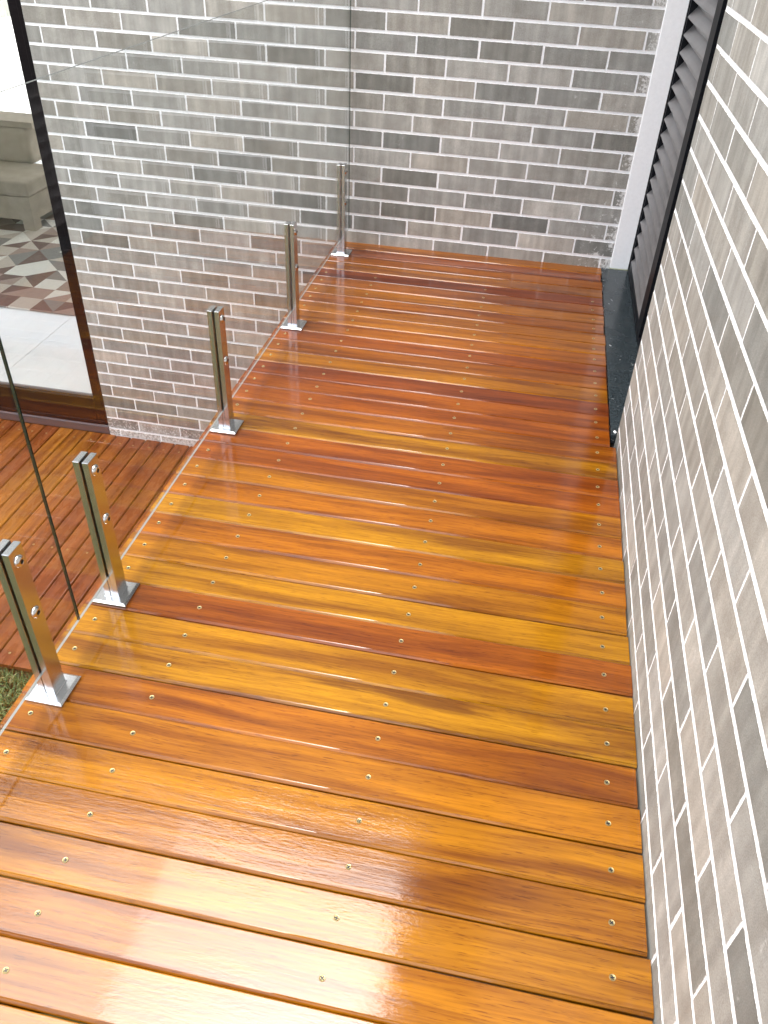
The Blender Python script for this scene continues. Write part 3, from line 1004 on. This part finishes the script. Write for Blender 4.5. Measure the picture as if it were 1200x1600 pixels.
def post_parts():
    parts = {}
    w, d = 0.0160, 0.0225            # bar thickness in X, half depth in Y
    gap = 0.0038
    for nm, xa, xb in (('clamp_bar', -gap - w, -gap), ('clamp_bar2', gap, gap + w)):
        bm = bmesh.new(); add_box(bm, xa, xb, -d, d, 0.0105, 0.435, 0.0008, 1); parts[nm] = to_mesh(bm, 'clamp_bar')
    bm = bmesh.new(); add_box(bm, -gap + 0.0006, gap - 0.0006, -d + 0.0012, d - 0.0012, 0.0105, 0.076, 0.0004); parts['spacer'] = to_mesh(bm, 'spacer')
    bm = bmesh.new()
    add_box(bm, -gap + 0.0001, -gap + 0.0006, -d + 0.001, d - 0.001, 0.077, 0.4335)
    parts['gasket'] = to_mesh(bm, 'gasket')
    bm = bmesh.new()
    add_box(bm, gap - 0.0006, gap - 0.0001, -d + 0.001, d - 0.001, 0.077, 0.4335)
    parts['gasket2'] = to_mesh(bm, 'gasket')
    # chamfered base plate
    bm = bmesh.new()
    a, t, c = 0.0455, 0.010, 0.006
    vs = []
    for s, z in ((a, 0.0008), (a, t - 0.004), (a - c, t), (a - c - 0.0001, t)):
        vs.append([bm.verts.new((x * s, y * s, z)) for x, y in ((-1, -1), (1, -1), (1, 1), (-1, 1))])
    for l in range(2):
        for i in range(4):
            bm.faces.new((vs[l][i], vs[l][(i + 1) % 4], vs[l + 1][(i + 1) % 4], vs[l + 1][i]))
    bm.faces.new(vs[2]); bm.faces.new(list(reversed(vs[0])))
    for v in vs[3]: bm.verts.remove(v)
    parts['base_plate'] = to_mesh(bm, 'base_plate')
    bm = bmesh.new(); add_box(bm, -gap - w - 0.0022, gap + w + 0.0022, -d - 0.0022, d + 0.0022, 0.0101, 0.0125, 0.0008); parts['collar'] = to_mesh(bm, 'collar')
    # button-head bolt pointing +X
    def bolt(mat_index=0):
        bm = bmesh.new()
        seg = 20
        prof = [(0.0, 0.0035), (0.0036, 0.0035), (0.0040, 0.0058), (0.0065, 0.0054), (0.0090, 0.0040), (0.0106, 0.0018), (0.0110, 0.0)]
        prev = None
        for k, (r, x) in enumerate(prof):
            if r == 0:
                cur = [bm.verts.new((x, 0, 0))]
            else:
                cur = [bm.verts.new((x, r * math.cos(2 * math.pi * i / seg), r * math.sin(2 * math.pi * i / seg))) for i in range(seg)]
            if prev:
                if len(prev) == 1:
                    for i in range(seg):
                        f = bm.faces.new((prev[0], cur[i], cur[(i + 1) % seg])); f.material_index = 1
                else:
                    for i in range(seg):
                        f = bm.faces.new((prev[i], cur[i], cur[(i + 1) % seg], prev[(i + 1) % seg])); f.material_index = 1 if k == 2 else 0
            prev = cur
        bmesh.ops.recalc_face_normals(bm, faces=bm.faces)
        me = to_mesh(bm, 'bolt', True)
        me.materials.append(M['steel_polished']); me.materials.append(M['socket'])
        return me
    parts['bolt'] = bolt()
    return parts


PP = post_parts()
for k in ('clamp_bar', 'clamp_bar2', 'spacer', 'base_plate', 'collar'):
    PP[k].materials.append(M['steel'])
for k in ('gasket', 'gasket2'):
    PP[k].materials.append(M['rubber'])
post_info = [(0.4235, 'short steel glass clamp post nearest the camera, beside the grass'),
             (0.7490, 'steel glass clamp post second from the camera, just past the glass joint'),
             (1.5970, 'steel glass clamp post in the middle of the five, third from the camera'),
             (2.4320, 'steel glass clamp post second from the far brick wall'),
             (3.3120, 'steel glass clamp post farthest away, against the far brick wall')]
bal = empty('glass_balustrade', (GX, 1.0, 0))
tag(bal, 'frameless glass balustrade on five steel clamp posts along the left deck edge', 'balustrade')
bm = bmesh.new()
bm.from_mesh(PP['base_plate']); bm.from_mesh(PP['collar'])
base_me = to_mesh(bm, 'clamp_post')
base_me.materials.append(M['steel'])
for y, lab in post_info:
    pt = link('clamp_post', base_me, None, bal, (-0.003, y - 1.0, 0.0009), (0, 0, random.uniform(-0.008, 0.008)))
    for nm in ('clamp_bar', 'clamp_bar2', 'spacer', 'gasket', 'gasket2'):
        link(nm.rstrip('2'), PP[nm], None, pt)
    for z in (0.402, 0.258):
        link('bolt', PP['bolt'], None, pt, (0.0198, 0, z), (random.random(), 0, 0)).scale = (1.2, 1.28, 1.28)
        link('bolt', PP['bolt'], None, pt, (-0.0198, 0, z), (0, 0, math.pi)).scale = (1.2, 1.28, 1.28)


# ------------------------------------------------------------------ glass panels
def glass_panel(y0, y1, z0, z1):
    x0, x1 = GX - 0.003 - 0.0031, GX - 0.003 + 0.0031
    oy = (y0 + y1) / 2
    V = [(x0, y0, z0), (x1, y0, z0), (x1, y1, z0), (x0, y1, z0), (x0, y0, z1), (x1, y0, z1), (x1, y1, z1), (x0, y1, z1)]
    V = [(a - GX, b - oy, c - z0) for a, b, c in V]
    me = bpy.data.meshes.new('pane')
    me.from_pydata(V, [], [(1, 2, 6, 5), (3, 0, 4, 7)])
    o = bpy.data.objects.new('glass_pane', me)
    col.objects.link(o)
    o.parent = bal
    o.location = (0, oy - 1.0, z0)
    me.materials.append(M['glass'])
    me2 = bpy.data.meshes.new('pane_edge')
    me2.from_pydata(V, [], [(3, 2, 1, 0), (4, 5, 6, 7), (0, 1, 5, 4), (2, 3, 7, 6)])
    me2.materials.append(M['glass_edge']); me2.materials.append(M['glass_lit'])
    me2.polygons[0].material_index = 1
    me2.materials.append(M['glass_top'])
    me2.polygons[1].material_index = 2
    link('pane_edge', me2, None, o)
    return o


glass_panel(-1.45, 0.5732, 0.079, 1.192)
glass_panel(0.5768, 3.4700, 0.079, 1.192)

# ------------------------------------------------------------------ grass below the deck
random.seed(21)
V, Fc, S = [], [], []
def blade(x, y, z, h, w, lean, ang, sh):
    dx, dy = math.cos(ang), math.sin(ang)
    ox, oy = -dy * w, dx * w
    n0 = len(V)
    pts = [(0, 0, 1.0), (lean * 0.25, h * 0.45, 0.85), (lean * 0.65, h * 0.8, 0.55), (lean, h * (1 - 0.25 * abs(lean) / max(h, 1e-3)), 0.0)]
    for (l, zz, ww) in pts[:-1]:
        V.append((x + dx * l - ox * ww, y + dy * l - oy * ww, z + zz))
        V.append((x + dx * l + ox * ww, y + dy * l + oy * ww, z + zz))
    l, zz, _ = pts[-1]
    V.append((x + dx * l, y + dy * l, z + zz))
    Fc.extend([(n0, n0 + 1, n0 + 3, n0 + 2), (n0 + 2, n0 + 3, n0 + 5, n0 + 4), (n0 + 4, n0 + 5, n0 + 6)])
    S.extend([sh] * 3)


for i in range(56000):
    near = i < 15000
    x = random.uniform(-2.9, -1.6) if near else random.uniform(-7.0, -1.2)
    y = random.uniform(0.7, 1.515) if near else random.uniform(-3.0, 1.51)
    h = random.uniform(0.035, 0.11)
    sh = min(1, max(0, random.gauss(0.48, 0.22)))
    if random.random() < 0.10: sh = random.uniform(0.85, 1.0)
    blade(x, y, -1.566, h, random.uniform(0.0024, 0.0052), random.uniform(0.02, 0.10), random.uniform(0, 6.283), sh)
me = bpy.data.meshes.new('grass')
me.from_pydata(V, [], Fc)
at = me.attributes.new('shade', 'FLOAT', 'FACE')
at.data.foreach_set('value', S)
gr = link('grass', me, M['grass'])
tag(gr, 'green lawn grass growing below the deck beside the lower deck', 'grass', kind='stuff')
